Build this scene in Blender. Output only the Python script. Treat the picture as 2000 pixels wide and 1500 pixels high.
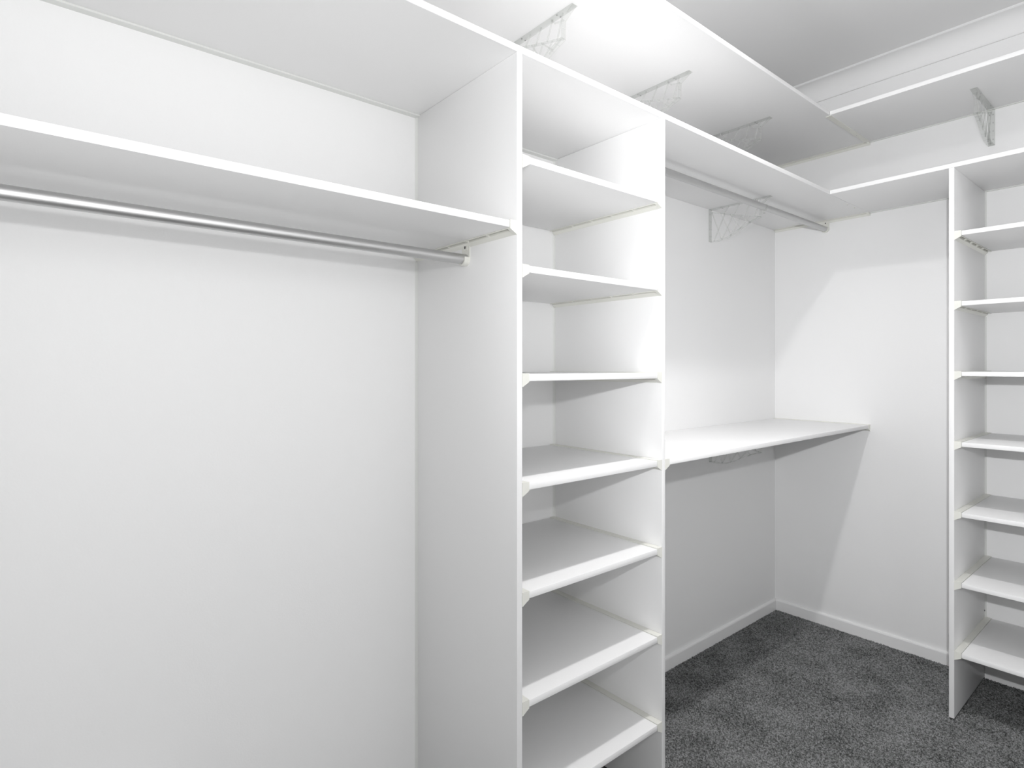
import bpy, bmesh, math, random
import numpy as np
from mathutils import Vector, Matrix

for o in list(bpy.data.objects):
    bpy.data.objects.remove(o, do_unlink=True)
SC = bpy.context.scene
COL = SC.collection

# ------------------------------------------------------------------ camera
CAM = (1.465, -3.0291, 1.2779)
cam = bpy.data.cameras.new('camera')
cam.sensor_fit = 'HORIZONTAL'
cam.sensor_width = 36.0
cam.lens = 1124.94 / 2000 * 36.0
cam.shift_y = (717.0 - 750.0) / 2000          # the photo's horizon lies a little above its middle
cam.clip_start = 0.02
camo = bpy.data.objects.new('camera', cam)
COL.objects.link(camo)
camo.location = CAM
camo.rotation_euler = (math.pi / 2, 0, 0.8788)
SC.camera = camo

# ------------------------------------------------------------------ world, lights, exposure
w = bpy.data.worlds.new('world'); SC.world = w
w.use_nodes = True
w.node_tree.nodes['Background'].inputs[0].default_value = (1, 1, 1, 1)
w.node_tree.nodes['Background'].inputs[1].default_value = 0.0

def lamp(name, kind, loc, power, color, rot=(0, 0, 0), **kw):
    l = bpy.data.lights.new(name, kind)
    l.energy = power; l.color = color
    for k, v in kw.items(): setattr(l, k, v)
    o = bpy.data.objects.new(name, l); COL.objects.link(o); o.location = loc; o.rotation_euler = rot
    return o
XR, DY0, DY1 = 1.95, -3.38, -2.50          # right wall and the unseen doorway added for soft fill
P_LAMP, P_GLOBE, P_FLASH, P_UPFILL, P_SIDEFILL = 9.5, 5.5, 122.0, 17.5, 21.0
lamp('ceiling_lamp_light', 'AREA', (0.852, -1.605, 2.65), P_LAMP, (1.0, 0.99, 0.99), shape='DISK', size=0.075, spread=math.radians(135))
lamp('ceiling_lamp_globe_light', 'POINT', (0.852, -1.605, 2.63), P_GLOBE, (1.0, 0.99, 0.99), shadow_soft_size=0.036)
# the photographer's flash, a hand above the lens and turned towards the far corner
FL = Vector((1.511, -3.04, 1.472))
fq = (Vector((1.80, 0.0, 1.7)) - FL).to_track_quat('-Z', 'Y').to_euler()
lamp('camera_flash_light', 'SPOT', FL, P_FLASH, (0.985, 0.99, 1.0), fq, shadow_soft_size=0.018,
     spot_size=math.radians(130), spot_blend=1.0)
# fill spot added at the flash, tilted up to brighten long wall and ceiling
lamp('added_upward_fill', 'SPOT', FL, P_UPFILL, (1.0, 1.0, 1.0), Vector((-.78, .22, .45)).to_track_quat('-Z', 'Y').to_euler(),
     shadow_soft_size=0.018, spot_size=math.radians(125), spot_blend=1.0)
# soft side fill, added behind the made-up doorway beside the camera
lamp('added_doorway_fill', 'AREA', (XR + .55, (DY0 + DY1)/2, 1.10), P_SIDEFILL, (1.0, 1.0, 1.0), (0, math.pi/2, 0),
     shape='RECTANGLE', size=2.1, size_y=1.1)

SC.view_settings.view_transform = 'Standard'
SC.view_settings.look = 'None'
SC.view_settings.gamma = 1.0
SC.view_settings.use_curve_mapping = False
SC.view_settings.exposure = 0.0

# ------------------------------------------------------------------ measurements (metres)
T = 0.016                      # board thickness
D = 0.4531                     # shelf depth along the left wall
D2 = 0.4577                    # shelf depth along the back wall
XR, YF, ZC = 1.95, -3.45, 2.69  # right wall, front wall, ceiling
A1, A2 = -2.1755, -2.1595      # left upright of the tower
B1, B2 = -1.6241, -1.6081      # right upright
C1, C2 = 0.8630, 0.8790        # upright on the back wall
E1, E2 = 1.4145, 1.4305
ZTOP, ZUP, ZD, ZH = 2.020, 2.3524, 1.0060, 1.6124
SL = [1.7695, 1.5153, 1.2611, 1.0068, 0.7524, 0.4983, 0.2445]
RL = 0.0215                    # width of the plastic end rails


# ------------------------------------------------------------------ materials
def mat(name, color, rough=0.5, metallic=0.0, bump=None, spec=0.5, var=None):
    m = bpy.data.materials.new(name); m.use_nodes = True
    nt = m.node_tree; b = nt.nodes['Principled BSDF']
    b.inputs['Base Color'].default_value = (*color, 1)
    b.inputs['Roughness'].default_value = rough
    b.inputs['Metallic'].default_value = metallic
    b.inputs['Specular IOR Level'].default_value = spec
    tc = nt.nodes.new('ShaderNodeTexCoord')
    if var:
        sc, amt = var
        n = nt.nodes.new('ShaderNodeTexNoise'); n.inputs['Scale'].default_value = sc
        n.inputs['Detail'].default_value = 4
        nt.links.new(tc.outputs['Object'], n.inputs['Vector'])
        r = nt.nodes.new('ShaderNodeMapRange')
        r.inputs[3].default_value = 1 - amt; r.inputs[4].default_value = 1 + amt
        nt.links.new(n.outputs['Fac'], r.inputs[0])
        mx = nt.nodes.new('ShaderNodeVectorMath'); mx.operation = 'SCALE'
        mx.inputs[0].default_value = color
        nt.links.new(r.outputs[0], mx.inputs['Scale'])
        nt.links.new(mx.outputs[0], b.inputs['Base Color'])
    if bump:
        sc, st, dist = bump
        n = nt.nodes.new('ShaderNodeTexNoise'); n.inputs['Scale'].default_value = sc
        n.inputs['Detail'].default_value = 2
        nt.links.new(tc.outputs['Object'], n.inputs['Vector'])
        bp = nt.nodes.new('ShaderNodeBump'); bp.inputs['Strength'].default_value = st
        bp.inputs['Distance'].default_value = dist
        nt.links.new(n.outputs['Fac'], bp.inputs['Height'])
        nt.links.new(bp.outputs[0], b.inputs['Normal'])
    return m

M_WALL = mat('white_wall_paint', (0.90, 0.90, 0.90), 0.75, bump=(260, 0.12, 0.002), spec=0.25)
M_CEIL = mat('white_ceiling_paint', (0.90, 0.90, 0.90), 0.85, spec=0.2)
M_TRIM = mat('white_gloss_trim', (0.90, 0.90, 0.90), 0.4)
M_BOARD = mat('white_melamine', (0.90, 0.90, 0.90), 0.42, bump=(420, 0.08, 0.001), spec=0.4)
M_CREAM = mat('cream_plastic', (0.79, 0.79, 0.74), 0.4)
M_SEAL = mat('white_sealant', (0.77, 0.78, 0.76), 0.45)
M_HOLE = mat('dark_recess', (0.05, 0.05, 0.05), 0.6)
M_ALU = mat('brushed_aluminium', (0.60, 0.60, 0.60), 0.46, metallic=1.0, bump=(900, 0.05, 0.0005))
M_SCREW = mat('zinc_screw', (0.42, 0.42, 0.42), 0.3, metallic=1.0)

def clear_mat():
    m = bpy.data.materials.new('clear_plastic'); m.use_nodes = True
    nt = m.node_tree; b = nt.nodes['Principled BSDF']
    b.inputs['Base Color'].default_value = (0.72, 0.72, 0.71, 1)
    b.inputs['Roughness'].default_value = 0.15
    t = nt.nodes.new('ShaderNodeBsdfTransparent')
    t.inputs[0].default_value = (0.97, 0.975, 0.97, 1)
    mx = nt.nodes.new('ShaderNodeMixShader'); mx.inputs[0].default_value = 0.12
    nt.links.new(t.outputs[0], mx.inputs[1]); nt.links.new(b.outputs[0], mx.inputs[2])
    nt.links.new(mx.outputs[0], nt.nodes['Material Output'].inputs[0])
    return m
M_CLEAR = clear_mat()

def carpet_mat(name, lo, hi):
    m = bpy.data.materials.new(name); m.use_nodes = True
    nt = m.node_tree; b = nt.nodes['Principled BSDF']
    b.inputs['Roughness'].default_value = 0.95
    b.inputs['Specular IOR Level'].default_value = 0.1
    tc = nt.nodes.new('ShaderNodeTexCoord')
    n = nt.nodes.new('ShaderNodeTexNoise'); n.inputs['Scale'].default_value = 150
    n.inputs['Detail'].default_value = 2
    n2 = nt.nodes.new('ShaderNodeTexNoise'); n2.inputs['Scale'].default_value = 7
    n2.inputs['Detail'].default_value = 3
    for k in (n, n2): nt.links.new(tc.outputs['Object'], k.inputs['Vector'])
    ad = nt.nodes.new('ShaderNodeMath'); ad.operation = 'MULTIPLY_ADD'
    nt.links.new(n2.outputs['Fac'], ad.inputs[0]); ad.inputs[1].default_value = 0.35
    nt.links.new(n.outputs['Fac'], ad.inputs[2])
    cr = nt.nodes.new('ShaderNodeValToRGB')
    cr.color_ramp.elements[0].position = 0.48; cr.color_ramp.elements[0].color = (*lo, 1)
    cr.color_ramp.elements[1].position = 0.86; cr.color_ramp.elements[1].color = (*hi, 1)
    nt.links.new(ad.outputs[0], cr.inputs[0])
    nt.links.new(cr.outputs[0], b.inputs['Base Color'])
    return m
M_CARPET = carpet_mat('grey_carpet_yarn', (0.05, 0.053, 0.051), (0.34, 0.345, 0.345))
M_BACKING = mat('grey_carpet_backing', (0.09, 0.092, 0.09), 0.95, spec=0.1)

# ------------------------------------------------------------------ helpers
class MB:
    """collects faces with material slots and links them as one mesh object"""
    def __init__(s): s.v = []; s.f = []; s.m = []
    def face(s, pts, mi=0):
        i = len(s.v); s.v += [tuple(p) for p in pts]; s.f.append(tuple(range(i, i + len(pts)))); s.m.append(mi)
    def box(s, lo, hi, mi=0):
        x0, y0, z0 = lo; x1, y1, z1 = hi
        i = len(s.v)
        s.v += [(x0,y0,z0),(x1,y0,z0),(x1,y1,z0),(x0,y1,z0),(x0,y0,z1),(x1,y0,z1),(x1,y1,z1),(x0,y1,z1)]
        for q in ((0,3,2,1),(4,5,6,7),(0,1,5,4),(1,2,6,5),(2,3,7,6),(3,0,4,7)):
            s.f.append(tuple(i + k for k in q)); s.m.append(mi)
    def extrude(s, poly, fr, s0, s1, mi=0, caps=True):
        """poly of (a,z) pairs in frame fr(a, z, s) extruded from s0 to s1"""
        n = len(poly); i = len(s.v)
        s.v += [tuple(fr(a, z, s0)) for a, z in poly] + [tuple(fr(a, z, s1)) for a, z in poly]
        for k in range(n):
            j = (k + 1) % n
            s.f.append((i + k, i + j, i + n + j, i + n + k)); s.m.append(mi)
        if caps:
            s.f.append(tuple(i + k for k in range(n))[::-1]); s.m.append(mi)
            s.f.append(tuple(i + n + k for k in range(n))); s.m.append(mi)
    def tube(s, p0, p1, r, n=24, mi=0, caps=True):
        p0, p1 = Vector(p0), Vector(p1); d = (p1 - p0).normalized()
        a = d.orthogonal().normalized(); b = d.cross(a)
        i = len(s.v)
        for p in (p0, p1):
            s.v += [tuple(p + r * (math.cos(2*math.pi*k/n) * a + math.sin(2*math.pi*k/n) * b)) for k in range(n)]
        for k in range(n):
            j = (k + 1) % n
            s.f.append((i + k, i + j, i + n + j, i + n + k)); s.m.append(mi)
        if caps:
            s.f.append(tuple(i + k for k in range(n))[::-1]); s.m.append(mi)
            s.f.append(tuple(i + n + k for k in range(n))); s.m.append(mi)
    def build(s, name, mats, parent=None, bevel=0.0, smooth=False, origin=None):
        me = bpy.data.meshes.new(name)
        o0 = Vector(origin) if origin else Vector((0, 0, 0))
        me.from_pydata([tuple(Vector(p) - o0) for p in s.v], [], s.f)
        for m in (mats if isinstance(mats, (list, tuple)) else [mats]): me.materials.append(m)
        me.polygons.foreach_set('material_index', s.m)
        bm = bmesh.new(); bm.from_mesh(me)
        bmesh.ops.recalc_face_normals(bm, faces=bm.faces)
        if bevel:
            bmesh.ops.bevel(bm, geom=list(bm.edges), offset=bevel, segments=2, affect='EDGES', profile=0.5)
        bm.to_mesh(me); bm.free()
        if smooth:
            me.shade_smooth()
            try: me.set_sharp_from_angle(angle=math.radians(40))
            except Exception: pass
        o = bpy.data.objects.new(name, me); COL.objects.link(o)
        o.location = o0
        if parent:
            o.parent = parent
            o.matrix_parent_inverse = Matrix.Translation(-Vector(parent.location))
        return o

def tag(o, label=None, cat=None, group=None, kind=None):
    if label: o['label'] = label
    if cat: o['category'] = cat
    if group: o['group'] = group
    if kind: o['kind'] = kind
    return o

def thing(name, loc, label, cat, group=None):
    o = bpy.data.objects.new(name, None); COL.objects.link(o); o.location = loc
    o.empty_display_size = 0.05
    return tag(o, label, cat, group)

def board(name, lo, hi, parent=None, m=None, bevel=0.0009):
    b = MB(); b.box(lo, hi)
    c = ((lo[0]+hi[0])/2, (lo[1]+hi[1])/2, lo[2])
    return b.build(name, m or M_BOARD, parent, bevel, True, c)

# ------------------------------------------------------------------ the room
def struct(name, lo, hi, m, label=None):
    o = board(name, lo, hi, None, m, 0)
    return tag(o, label, None, None, 'structure')
struct('floor', (-0.1, YF - 0.1, -0.08), (XR + 0.1, 0.1, -0.006), M_BACKING, 'grey carpeted floor of the wardrobe')
struct('ceiling', (-0.1, YF - 0.1, ZC), (XR + 0.1, 0.1, ZC + 0.08), M_CEIL, 'flat white painted ceiling')
struct('wall_left', (-0.1, YF - 0.1, -0.006), (0, 0.1, ZC), M_WALL, 'white painted long wall behind the shelf tower')
struct('wall_back', (0, 0, -0.006), (XR, 0.1, ZC), M_WALL, 'white painted end wall behind the right shelves')
struct('wall_front', (0, YF - 0.1, -0.006), (XR + 0.1, YF, ZC), M_WALL)
def right_wall():
    b = MB()
    b.box((XR, YF, -.006), (XR + .1, DY0, ZC)); b.box((XR, DY1, -.006), (XR + .1, 0.1, ZC)); b.box((XR, DY0, 2.06), (XR + .1, DY1, ZC))  # doorway gap is added, out of view, to let the side fill in
    return tag(b.build('wall_right', M_WALL), None, None, None, 'structure')
right_wall()

BH, BT = 0.051, 0.012
BPROF = [(0, -0.006), (BT, -0.006), (BT, BH - 0.007), (BT - 0.002, BH - 0.002), (BT - 0.005, BH), (0, BH)]
def skirting(name, segs):
    b = MB()
    for fr, s0, s1 in segs: b.extrude(BPROF, fr, s0, s1)
    return tag(b.build(name, M_TRIM), None, None, None, 'structure')
frL = lambda a, z, s: (a, s, z)
frB = lambda a, z, s: (s, -a, z)
skirting('baseboard_left', [(frL, YF, A1 - .001), (frL, A2 + .001, B1 - .001), (frL, B2 + .001, 0)])
skirting('baseboard_back', [(frB, BT, C1 - .001), (frB, C2 + .001, E1 - .001), (frB, E2 + .001, XR)])
skirting('baseboard_right', [(lambda a, z, s: (XR - a, s, z), DY1, -BT)])

# cove cornice round the ceiling
CP = [(0, -0.083), (0.007, -0.083), (0.007, -0.079)]
for k in range(0, 9):
    t = math.pi / 2 * k / 8
    CP.append((0.083 - 0.074 * math.cos(t), -0.083 + 0.074 * math.sin(t) + 0.002))
CP += [(0.083, 0.0), (0.088, -0.004), (0.088, 0.0), (0, 0.0)]
def cornice(name, fr, s0, s1):
    b = MB(); b.extrude([(a, ZC + z) for a, z in CP], fr, s0, s1)
    return tag(b.build(name, M_CEIL, None, 0, True), None, None, None, 'structure')
cornice('trim_1', frB, 0, XR)['label'] = 'white cove cornice where the end wall meets the ceiling'
cornice('trim_2', frL, YF, 0)
cornice('trim_3', lambda a, z, s: (XR - a, s, z), YF, 0)
cornice('trim_4', lambda a, z, s: (s, YF + a, z), 0, XR)

# carpet pile
def carpet():
    rng = np.random.default_rng(7)
    p = 0.0047
    xs = np.arange(0.004, XR - 0.003, p); ys = np.arange(YF + 0.004, -0.003, p)
    gx, gy = np.meshgrid(xs, ys); n = gx.size
    cx = gx.ravel() + rng.uniform(-.5, .5, n) * p; cy = gy.ravel() + rng.uniform(-.5, .5, n) * p
    # no tufts inside the uprights
    def inside(x0, x1, y0, y1): return (cx > x0) & (cx < x1) & (cy > y0) & (cy < y1)
    keep = ~(inside(0, D, A1, A2) | inside(0, D, B1, B2) | inside(C1, C2, -D2, 0) | inside(E1, E2, -D2, 0)
             | (cx < BT) | (cy > -BT) | (cx > XR - BT))
    cx, cy = cx[keep], cy[keep]; n = cx.size
    r = rng.uniform(0.0028, 0.0042, n); th = rng.uniform(0, 2 * np.pi, n)
    h = rng.uniform(0.003, 0.0058, n); la = rng.uniform(0, 2 * np.pi, n); lr = rng.uniform(0, 0.0035, n)
    V = np.empty((n, 4, 3), np.float32)
    for k in range(3):
        a = th + 2 * np.pi * k / 3
        V[:, k, 0] = cx + r * np.cos(a); V[:, k, 1] = cy + r * np.sin(a); V[:, k, 2] = -0.006
    V[:, 3, 0] = cx + lr * np.cos(la); V[:, 3, 1] = cy + lr * np.sin(la); V[:, 3, 2] = -0.006 + h
    base = (np.arange(n) * 4)[:, None, None]
    F = (np.array([[0, 1, 3], [1, 2, 3], [2, 0, 3]])[None] + base).reshape(-1)
    me = bpy.data.meshes.new('carpet_pile')
    me.vertices.add(n * 4); me.vertices.foreach_set('co', V.ravel())
    me.loops.add(F.size); me.loops.foreach_set('vertex_index', F.astype(np.int32))
    me.polygons.add(F.size // 3)
    me.polygons.foreach_set('loop_start', np.arange(0, F.size, 3, dtype=np.int32))
    me.update(calc_edges=True)
    me.materials.append(M_CARPET)
    o = bpy.data.objects.new('carpet_pile', me); COL.objects.link(o)
    return tag(o, 'mottled grey cut pile carpet covering the floor', 'carpet', None, 'stuff')
carpet()

# ------------------------------------------------------------------ end rails that carry the shelves
RP = [(0, .002), (RL - .0006, .002), (RL - .0006, -.0180), (RL - .0036, -.0180), (RL - .0036, -.009),
      (.009, -.009), (.009, -.0205), (0, -.029)]
CAPP = [(0, .0022), (RL - .0006, .0022), (RL - .0006, -.0185), (RL - .0030, -.0195), (.0012, -.0295), (0, -.0295)]
def rail(parent, fr, depth, name='support_rail', back=0.002):
    """fr(a, z, s): a away from the upright, z from the shelf's top face, s out from the wall"""
    b = MB()
    b.extrude(RP, fr, back, depth - 0.010)
    b.extrude(CAPP, fr, depth - 0.010, depth + 0.0008)
    for s in (0.10, 0.185, 0.27, 0.355):          # short ribs across the channel
        if s < depth - .03:
            b.extrude([(.0075, -.0085), (RL - .0034, -.0085), (RL - .0034, -.0175), (.0075, -.0205)], fr, s, s + .005)
    c = depth - 0.026                              # screw hole near the front
    ring = [(.0135 + .0035 * math.cos(2*math.pi*k/10), c + .0042 * math.sin(2*math.pi*k/10)) for k in range(10)]
    b.face([fr(a, -.0092, s) for a, s in ring], 1)
    return b.build(name, [M_CREAM, M_HOLE], parent, 0, False, fr(0, 0, 0))

def fr_y(y, z0, sgn, depth_axis='x'):
    """rail on an upright facing sgn*y, running out along +x"""
    return lambda a, z, s: (s, y + sgn * a, z0 + z)
def fr_x(x, z0, sgn):
    """rail on an upright facing sgn*x, running out along -y"""
    return lambda a, z, s: (x + sgn * a, -s, z0 + z)

def bead(parent, pts, name='sealant_bead'):
    """triangular bead of sealant in an upright inside corner; pts = corner, along wall, along board (xy)"""
    b = MB(); (p, q, r, z0, z1) = pts
    mid = ((q[0]*.42 + r[0]*.42 + p[0]*.16), (q[1]*.42 + r[1]*.42 + p[1]*.16))
    poly = [p, q, mid, r]
    b.extrude(poly, lambda a, z, s: (a, z, s), z0, z1)
    return b.build(name, M_SEAL, parent, 0, False, (p[0], p[1], z0))

# ------------------------------------------------------------------ tall shelving unit on the left wall
u = thing('shelving_unit', (D/2, (A1+B2)/2, 0), 'tall open white shelving unit standing against the long wall beside the hanging rod', 'shelving unit')
ZP = ZTOP - T
board('side_panel', (0.0004, A1, 0.0), (D, A2, ZP - .0003), u)
board('side_panel', (0.0004, B1, 0.0), (D, B2, ZP - .0003), u)
for z in SL:
    s = board('shelf', (0.003, A2 + RL, z - T), (D, B1 - RL, z), u)
    for fr in (fr_y(A2, z, 1), fr_y(B1, z, -1)): rail(s, fr, D)
e = .0055
bead(u, ((0, A1), (0, A1 - e), (e*1.6, A1), BH, ZH - .03))
bead(u, ((0, A1), (0, A1 - e), (e*1.6, A1), ZH + .002, ZP))
zz = [ZP] + SL
for k in range(7):
    bead(u, ((0, B1), (0, B1 - e), (e*1.6, B1), zz[k+1] + .002, zz[k] - (.03 if k else 0)))
b = MB(); b.box((0, A2, ZP - .0045), (.019, B1, ZP)); b.build('wall_track', M_SEAL, u)

# ------------------------------------------------------------------ shelving unit on the back wall
u2 = thing('shelving_unit', ((C1+E2)/2, -D2/2, 0), 'open white shelving unit at the right edge, against the end wall', 'shelving unit')
board('side_panel', (C1, -D2, 0.0), (C2, -0.0004, ZP - .0003), u2)
board('side_panel', (E1, -D2, 0.0), (E2, -0.0004, ZP - .0003), u2)
for z in SL:
    s = board('shelf', (C2 + RL, -D2, z - T), (E1 - RL, -0.003, z), u2)
    for fr in (fr_x(C2, z, 1), fr_x(E1, z, -1)): rail(s, fr, D2)
for k in range(7):
    bead(u2, ((C2, 0), (C2 + e, 0), (C2, -e*1.6), zz[k+1] + .002, zz[k] - (.03 if k else 0)))
b = MB(); b.tube((C2, -.012, .274), (C2 + .0015, -.012, .274), .0032, 10); b.build('screw_cap', M_HOLE, u2)

# ------------------------------------------------------------------ long shelves
def screw_dots(b, pts, fr, mi):
    for a, s in pts:
        ring = [(a + .0032*math.cos(2*math.pi*k/10), s + .0032*math.sin(2*math.pi*k/10)) for k in range(10)]
        b.face([fr(x, y) for x, y in ring], mi)

def dome(parent, c, r=.0036, h=.0022, mats=None, name='screw'):
    b = MB(); n = 10; rings = [(r, 0), (r*.85, h*.6), (r*.4, h)]
    P = []
    for rr, hh in rings: P.append([(c[0]+rr*math.cos(2*math.pi*k/n), c[1]+rr*math.sin(2*math.pi*k/n), c[2]-hh) for k in range(n)])
    for q in range(2):
        for k in range(n):
            j = (k+1) % n; b.face([P[q][k], P[q][j], P[q+1][j], P[q+1][k]])
    b.face(P[2], 1)
    return b.build(name, mats or [M_CREAM, M_HOLE], parent, 0, False, c)

# main level
u = thing('wall_shelf', (D/2, -1.7, ZP), 'long white shelf along the left wall resting on top of the tall unit', 'shelf')
board('shelf_board', (0.0006, YF, ZP), (D, -RL, ZTOP), u)
rail(u, lambda a, z, s: (s, -a, ZTOP + z), D)
b = MB(); b.box((0, YF, ZP - .0045), (.019, A1, ZP)); b.build('wall_track', M_SEAL, u)
for y in (-.235, -.155): dome(u, (D - .012, y, ZP))
u = thing('wall_shelf', ((D+XR)/2, -D2/2, ZP), 'white shelf along the end wall capping the right-hand shelving unit', 'shelf')
board('shelf_board', (D + .0008, -D2, ZP), (XR, -.0006, ZTOP), u)
b = MB(); b.box((D + .002, -.012, ZP - .003), (C1, 0, ZP)); b.box((C2, -.012, ZP - .003), (E1, 0, ZP)); b.build('wall_track', M_SEAL, u)
# upper level
ZU = ZUP - T
u = thing('wall_shelf', (D/2, -1.7, ZU), 'topmost long white shelf along the left wall just below the ceiling', 'shelf')
board('shelf_board', (0.0006, YF, ZU), (D, -RL, ZUP), u)
rail(u, lambda a, z, s: (s, -a, ZUP + z), D)
b = MB(); b.box((D - .017, -D2 + .004, ZU - .0028), (D + .004, -.024, ZU)); b.build('joining_strip', M_CREAM, u)
for y in (-.235, -.155): dome(u, (D - .004, y, ZU - .0028))
u = thing('wall_shelf', ((D+XR)/2, -D2/2, ZU), 'topmost white shelf along the end wall under the cornice', 'shelf')
board('shelf_board', (D + .0008, -D2, ZU), (XR, -.0006, ZUP), u)
b = MB(); b.box((D + .004, -.010, ZU - .003), (XR, 0, ZU)); b.build('wall_track', M_SEAL, u)
# hanging shelf left of the tower
u = thing('wall_shelf', (D/2, -2.8, ZH - T), 'white shelf above the thick rod on the left', 'shelf')
board('shelf_board', (0.0006, YF + RL, ZH - T), (D, A1 - RL, ZH), u)
rail(u, fr_y(A1, ZH, -1), D)
rail(u, fr_y(YF, ZH, 1), D)
# waist-high shelf in the corner
u = thing('corner_shelf', (D/2, B2/2, ZD - T), 'waist-high white shelf in the corner between the tall unit and end wall', 'shelf')
board('shelf_board', (0.0006, B2 + RL, ZD - T), (D, -RL, ZD), u)
rail(u, fr_y(B2, ZD, 1), D)
rail(u, lambda a, z, s: (s, -a, ZD + z), D)

# ------------------------------------------------------------------ hanging rods
def rod(y0, y1, x, z, label):
    u = thing('hanging_rod', (x, (y0+y1)/2, z), label, 'rod', 'aluminium hanging rods')
    b = MB(); b.tube((x, y0 + .003, z), (x, y1 - .003, z), .0130, 40)
    b.build('tube', M_ALU, u, 0, True)
    for y, sg in ((y0, 1), (y1, -1)):
        b = MB()
        # back plate with rounded foot
        pl = [(-.0165, .042), (.0165, .042)] + [(.0165*math.cos(t), .0165*math.sin(t)) for t in [-math.pi*k/12 for k in range(13)]]
        fr = lambda a, zz_, s: (x + a, y + sg * s, z + zz_)
        b.extrude(pl, fr, 0, .0028)
        # cradle round the lower half of the tube
        ou = [(.0165*math.cos(t), .0165*math.sin(t)) for t in [-math.pi*k/14 for k in range(15)]]
        inn = [(.0133*math.cos(t), .0133*math.sin(t)) for t in [-math.pi*k/14 for k in range(15)]]
        b.extrude([(.0165, .004)] + ou + [(-.0165, .004), (-.0133, .004)] + inn[::-1] + [(.0133, .004)], fr, .0028, .0165)
        # screw tab with its recess
        b.extrude([(-.012, .022), (.010, .022), (.010, .040), (-.012, .040)], fr, .0028, .0042)
        b.face([fr(-.001 + .0028*math.cos(2*math.pi*k/12), .031 + .0042*math.sin(2*math.pi*k/12), .0044) for k in range(12)], 1)
        b.build('end_socket', [M_CREAM, M_HOLE], u, 0, False)
    return u
rod(YF, A1, .252, 1.5535, 'thick silver hanging rod on the left, in front of the bare wall')
r2 = rod(B2, 0, .256, 1.962, 'silver hanging rod in the far corner under the main shelf')

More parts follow.
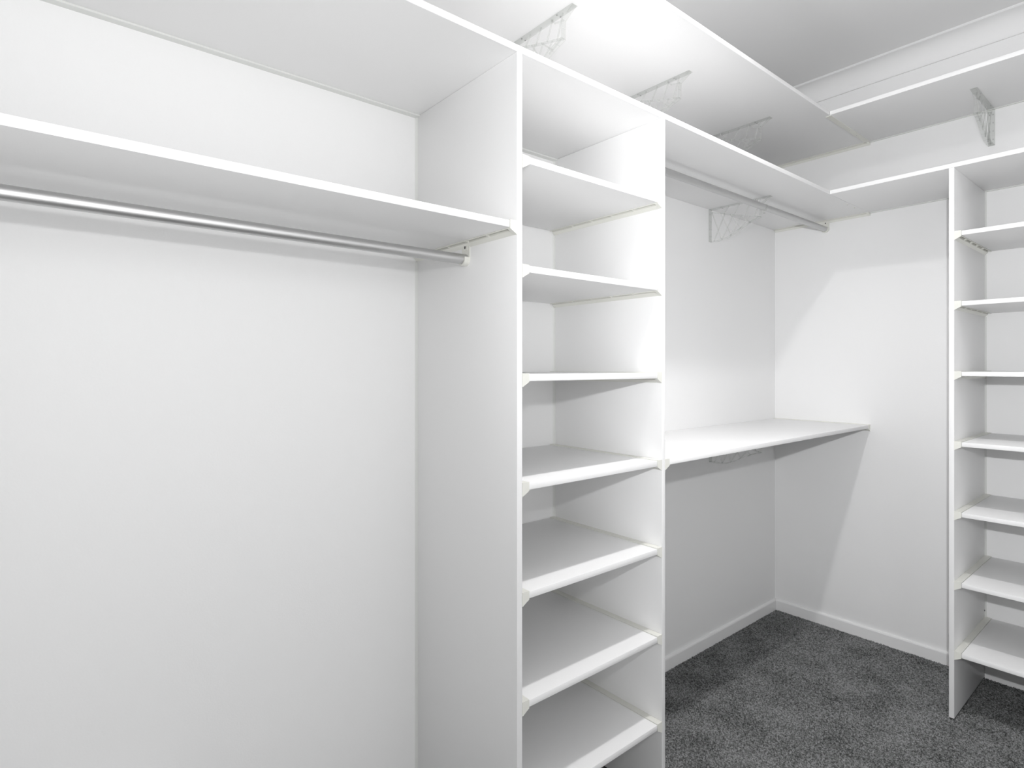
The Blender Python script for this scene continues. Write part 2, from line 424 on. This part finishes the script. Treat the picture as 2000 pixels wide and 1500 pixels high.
# ------------------------------------------------------------------ clear lattice shelf brackets
def bracket():
    """local frame: x out from the wall, z down from the shelf underside, y across"""
    u = thing('shelf_bracket', (0, 0, 0), 'clear bracket', 'bracket', 'clear plastic shelf brackets')
    hw = .0115
    b = MB(); b.box((.003, -hw, -.003), (.288, hw, 0)); b.build('top_flange', M_CLEAR, u, .0006)
    b = MB(); b.box((0, -hw, -.149), (.003, hw, 0)); b.build('wall_flange', M_CLEAR, u, .0006)
    def ribbon(b, path, h, t):
        n = len(path); L = []; R = []
        for i, (x, z) in enumerate(path):
            x0, z0 = path[max(i-1, 0)]; x1, z1 = path[min(i+1, n-1)]
            dx, dz = x1-x0, z1-z0; l = math.hypot(dx, dz)
            nx, nz = -dz/l*t/2, dx/l*t/2
            L.append((x+nx, z+nz)); R.append((x-nx, z-nz))
        for i in range(n-1):
            b.extrude([L[i], L[i+1], R[i+1], R[i]], lambda a, z, s: (a, s, z), -h, h, caps=True)
    sc = [(0.001, -.1475), (.04, -.1490), (.083, -.1445), (.120, -.130), (.156, -.111), (.191, -.0955), (.215, -.087), (.241, -.0795)]
    b = MB(); ribbon(b, sc, hw*.92, .003); b.build('lower_rim', M_CLEAR, u)
    b = MB(); ribbon(b, [(.241, -.0795), (.2415, -.05), (.243, -.026)], hw*.7, .003)
    ribbon(b, [(.243, -.026), (.265, -.013), (.2865, -.0015)], hw*.7, .003); b.build('nose_rim', M_CLEAR, u)
    # thin lattice web
    b = MB(); h = .0016
    ribbon(b, [(.012, -.014), (.12, -.047), (.241, -.0795)], .004, .005)
    def curve_z(x):
        for (xa, za), (xb, zb) in zip(sc, sc[1:]):
            if xa <= x <= xb: return za + (zb-za)*(x-xa)/(xb-xa)
        return -.0795
    strut = lambda x: -.014 - (x-.012)*(.0655/.229)
    for x in (.02, .06, .10, .14, .18):                # one set of diagonals
        x2 = min(x + .055, .232); ribbon(b, [(x, curve_z(x)), (x2, strut(x2))], h, .0045)
    for x in (.06, .105, .15, .195):                   # the other set
        x2 = max(x - .05, .004); ribbon(b, [(x, curve_z(x)), (x2, strut(max(x2, .012)))], h, .0045)
    for x in (.07, .12, .17, .215):                    # upper panel
        ribbon(b, [(x, strut(x)), (x + .025, -.002)], h, .0045)
    ribbon(b, [(.243, -.026), (.205, -.018), (.19, -.002)], h, .0045)
    b.build('web', M_CLEAR, u)
    for x in (.060, .222):
        for y in (-.0075, .0075): dome(u, (x, y, -.003), .0030, .0022, [M_SCREW, M_SCREW])
    for z in (-.022, -.056, -.090, -.124):             # screw holes down the wall flange
        for y in (-.0055, .0055):
            m = MB(); m.face([(.0033, y + .0016*math.cos(2*math.pi*k/8), z + .0030*math.sin(2*math.pi*k/8)) for k in range(8)])
            m.build('screw_hole', M_SCREW, u)
    return u

def copy_tree(o, parent=None):
    c = o.copy(); COL.objects.link(c)
    if parent: c.parent = parent
    for ch in [k for k in COL.objects if k.parent == o]: copy_tree(ch, c)
    return c
proto = bracket()
spots = [
    ((0, -1.817, ZU), 0, 'clear plastic bracket under the topmost shelf, above the tall unit\'s left upright'),
    ((0, -1.225, ZU), 0, 'clear plastic bracket under the topmost shelf, middle one of three along the left wall'),
    ((0, -.631, ZU), 0, 'clear plastic bracket under the topmost shelf, nearest the far corner'),
    ((0, -.629, ZP), 0, 'clear plastic bracket under the main shelf that holds the corner rod'),
    ((0, -.626, ZD - T), 0, 'clear plastic bracket half hidden under the waist-high corner shelf'),
    ((.900, 0, ZU), -math.pi/2, 'clear plastic bracket on the end wall under the topmost right shelf'),
]
brs = []
for i, (loc, rz, lab) in enumerate(spots):
    o = proto if i == 0 else copy_tree(proto)
    brs.append((o, loc, rz, lab))
for o, loc, rz, lab in brs:
    o.location = Vector(loc) + Vector((math.cos(rz)*.0008, math.sin(rz)*.0008, -.0008)); o.rotation_euler = (0, 0, rz); o['label'] = lab
# clip that ties the corner rod to its bracket
b = MB(); cx, cz = .256, 1.962
pr = lambda a, z, s: (cx + a, -.629 + s, cz + z)
n = 20
ou = [(.0152*math.cos(t), .0152*math.sin(t)) for t in [math.pi*.95 + math.pi*1.5*k/n for k in range(n+1)]]
inn = [(.0131*math.cos(t), .0131*math.sin(t)) for t in [math.pi*.95 + math.pi*1.5*k/n for k in range(n+1)]]
b.extrude(ou + inn[::-1], pr, -.006, .006)
b.extrude([(-.003, -.027), (.003, -.027), (.003, -.0148), (-.003, -.0148)], pr, -.004, .004)
b.extrude([(-.018, -.0275), (.004, -.0275), (.004, -.0245), (-.018, -.0245)], pr, -.004, .004)
cl = b.build('rod_clip', M_CLEAR, None, 0, True)
cl.parent = brs[3][0]
cl.matrix_parent_inverse = Matrix.Translation(-Vector(brs[3][1]))
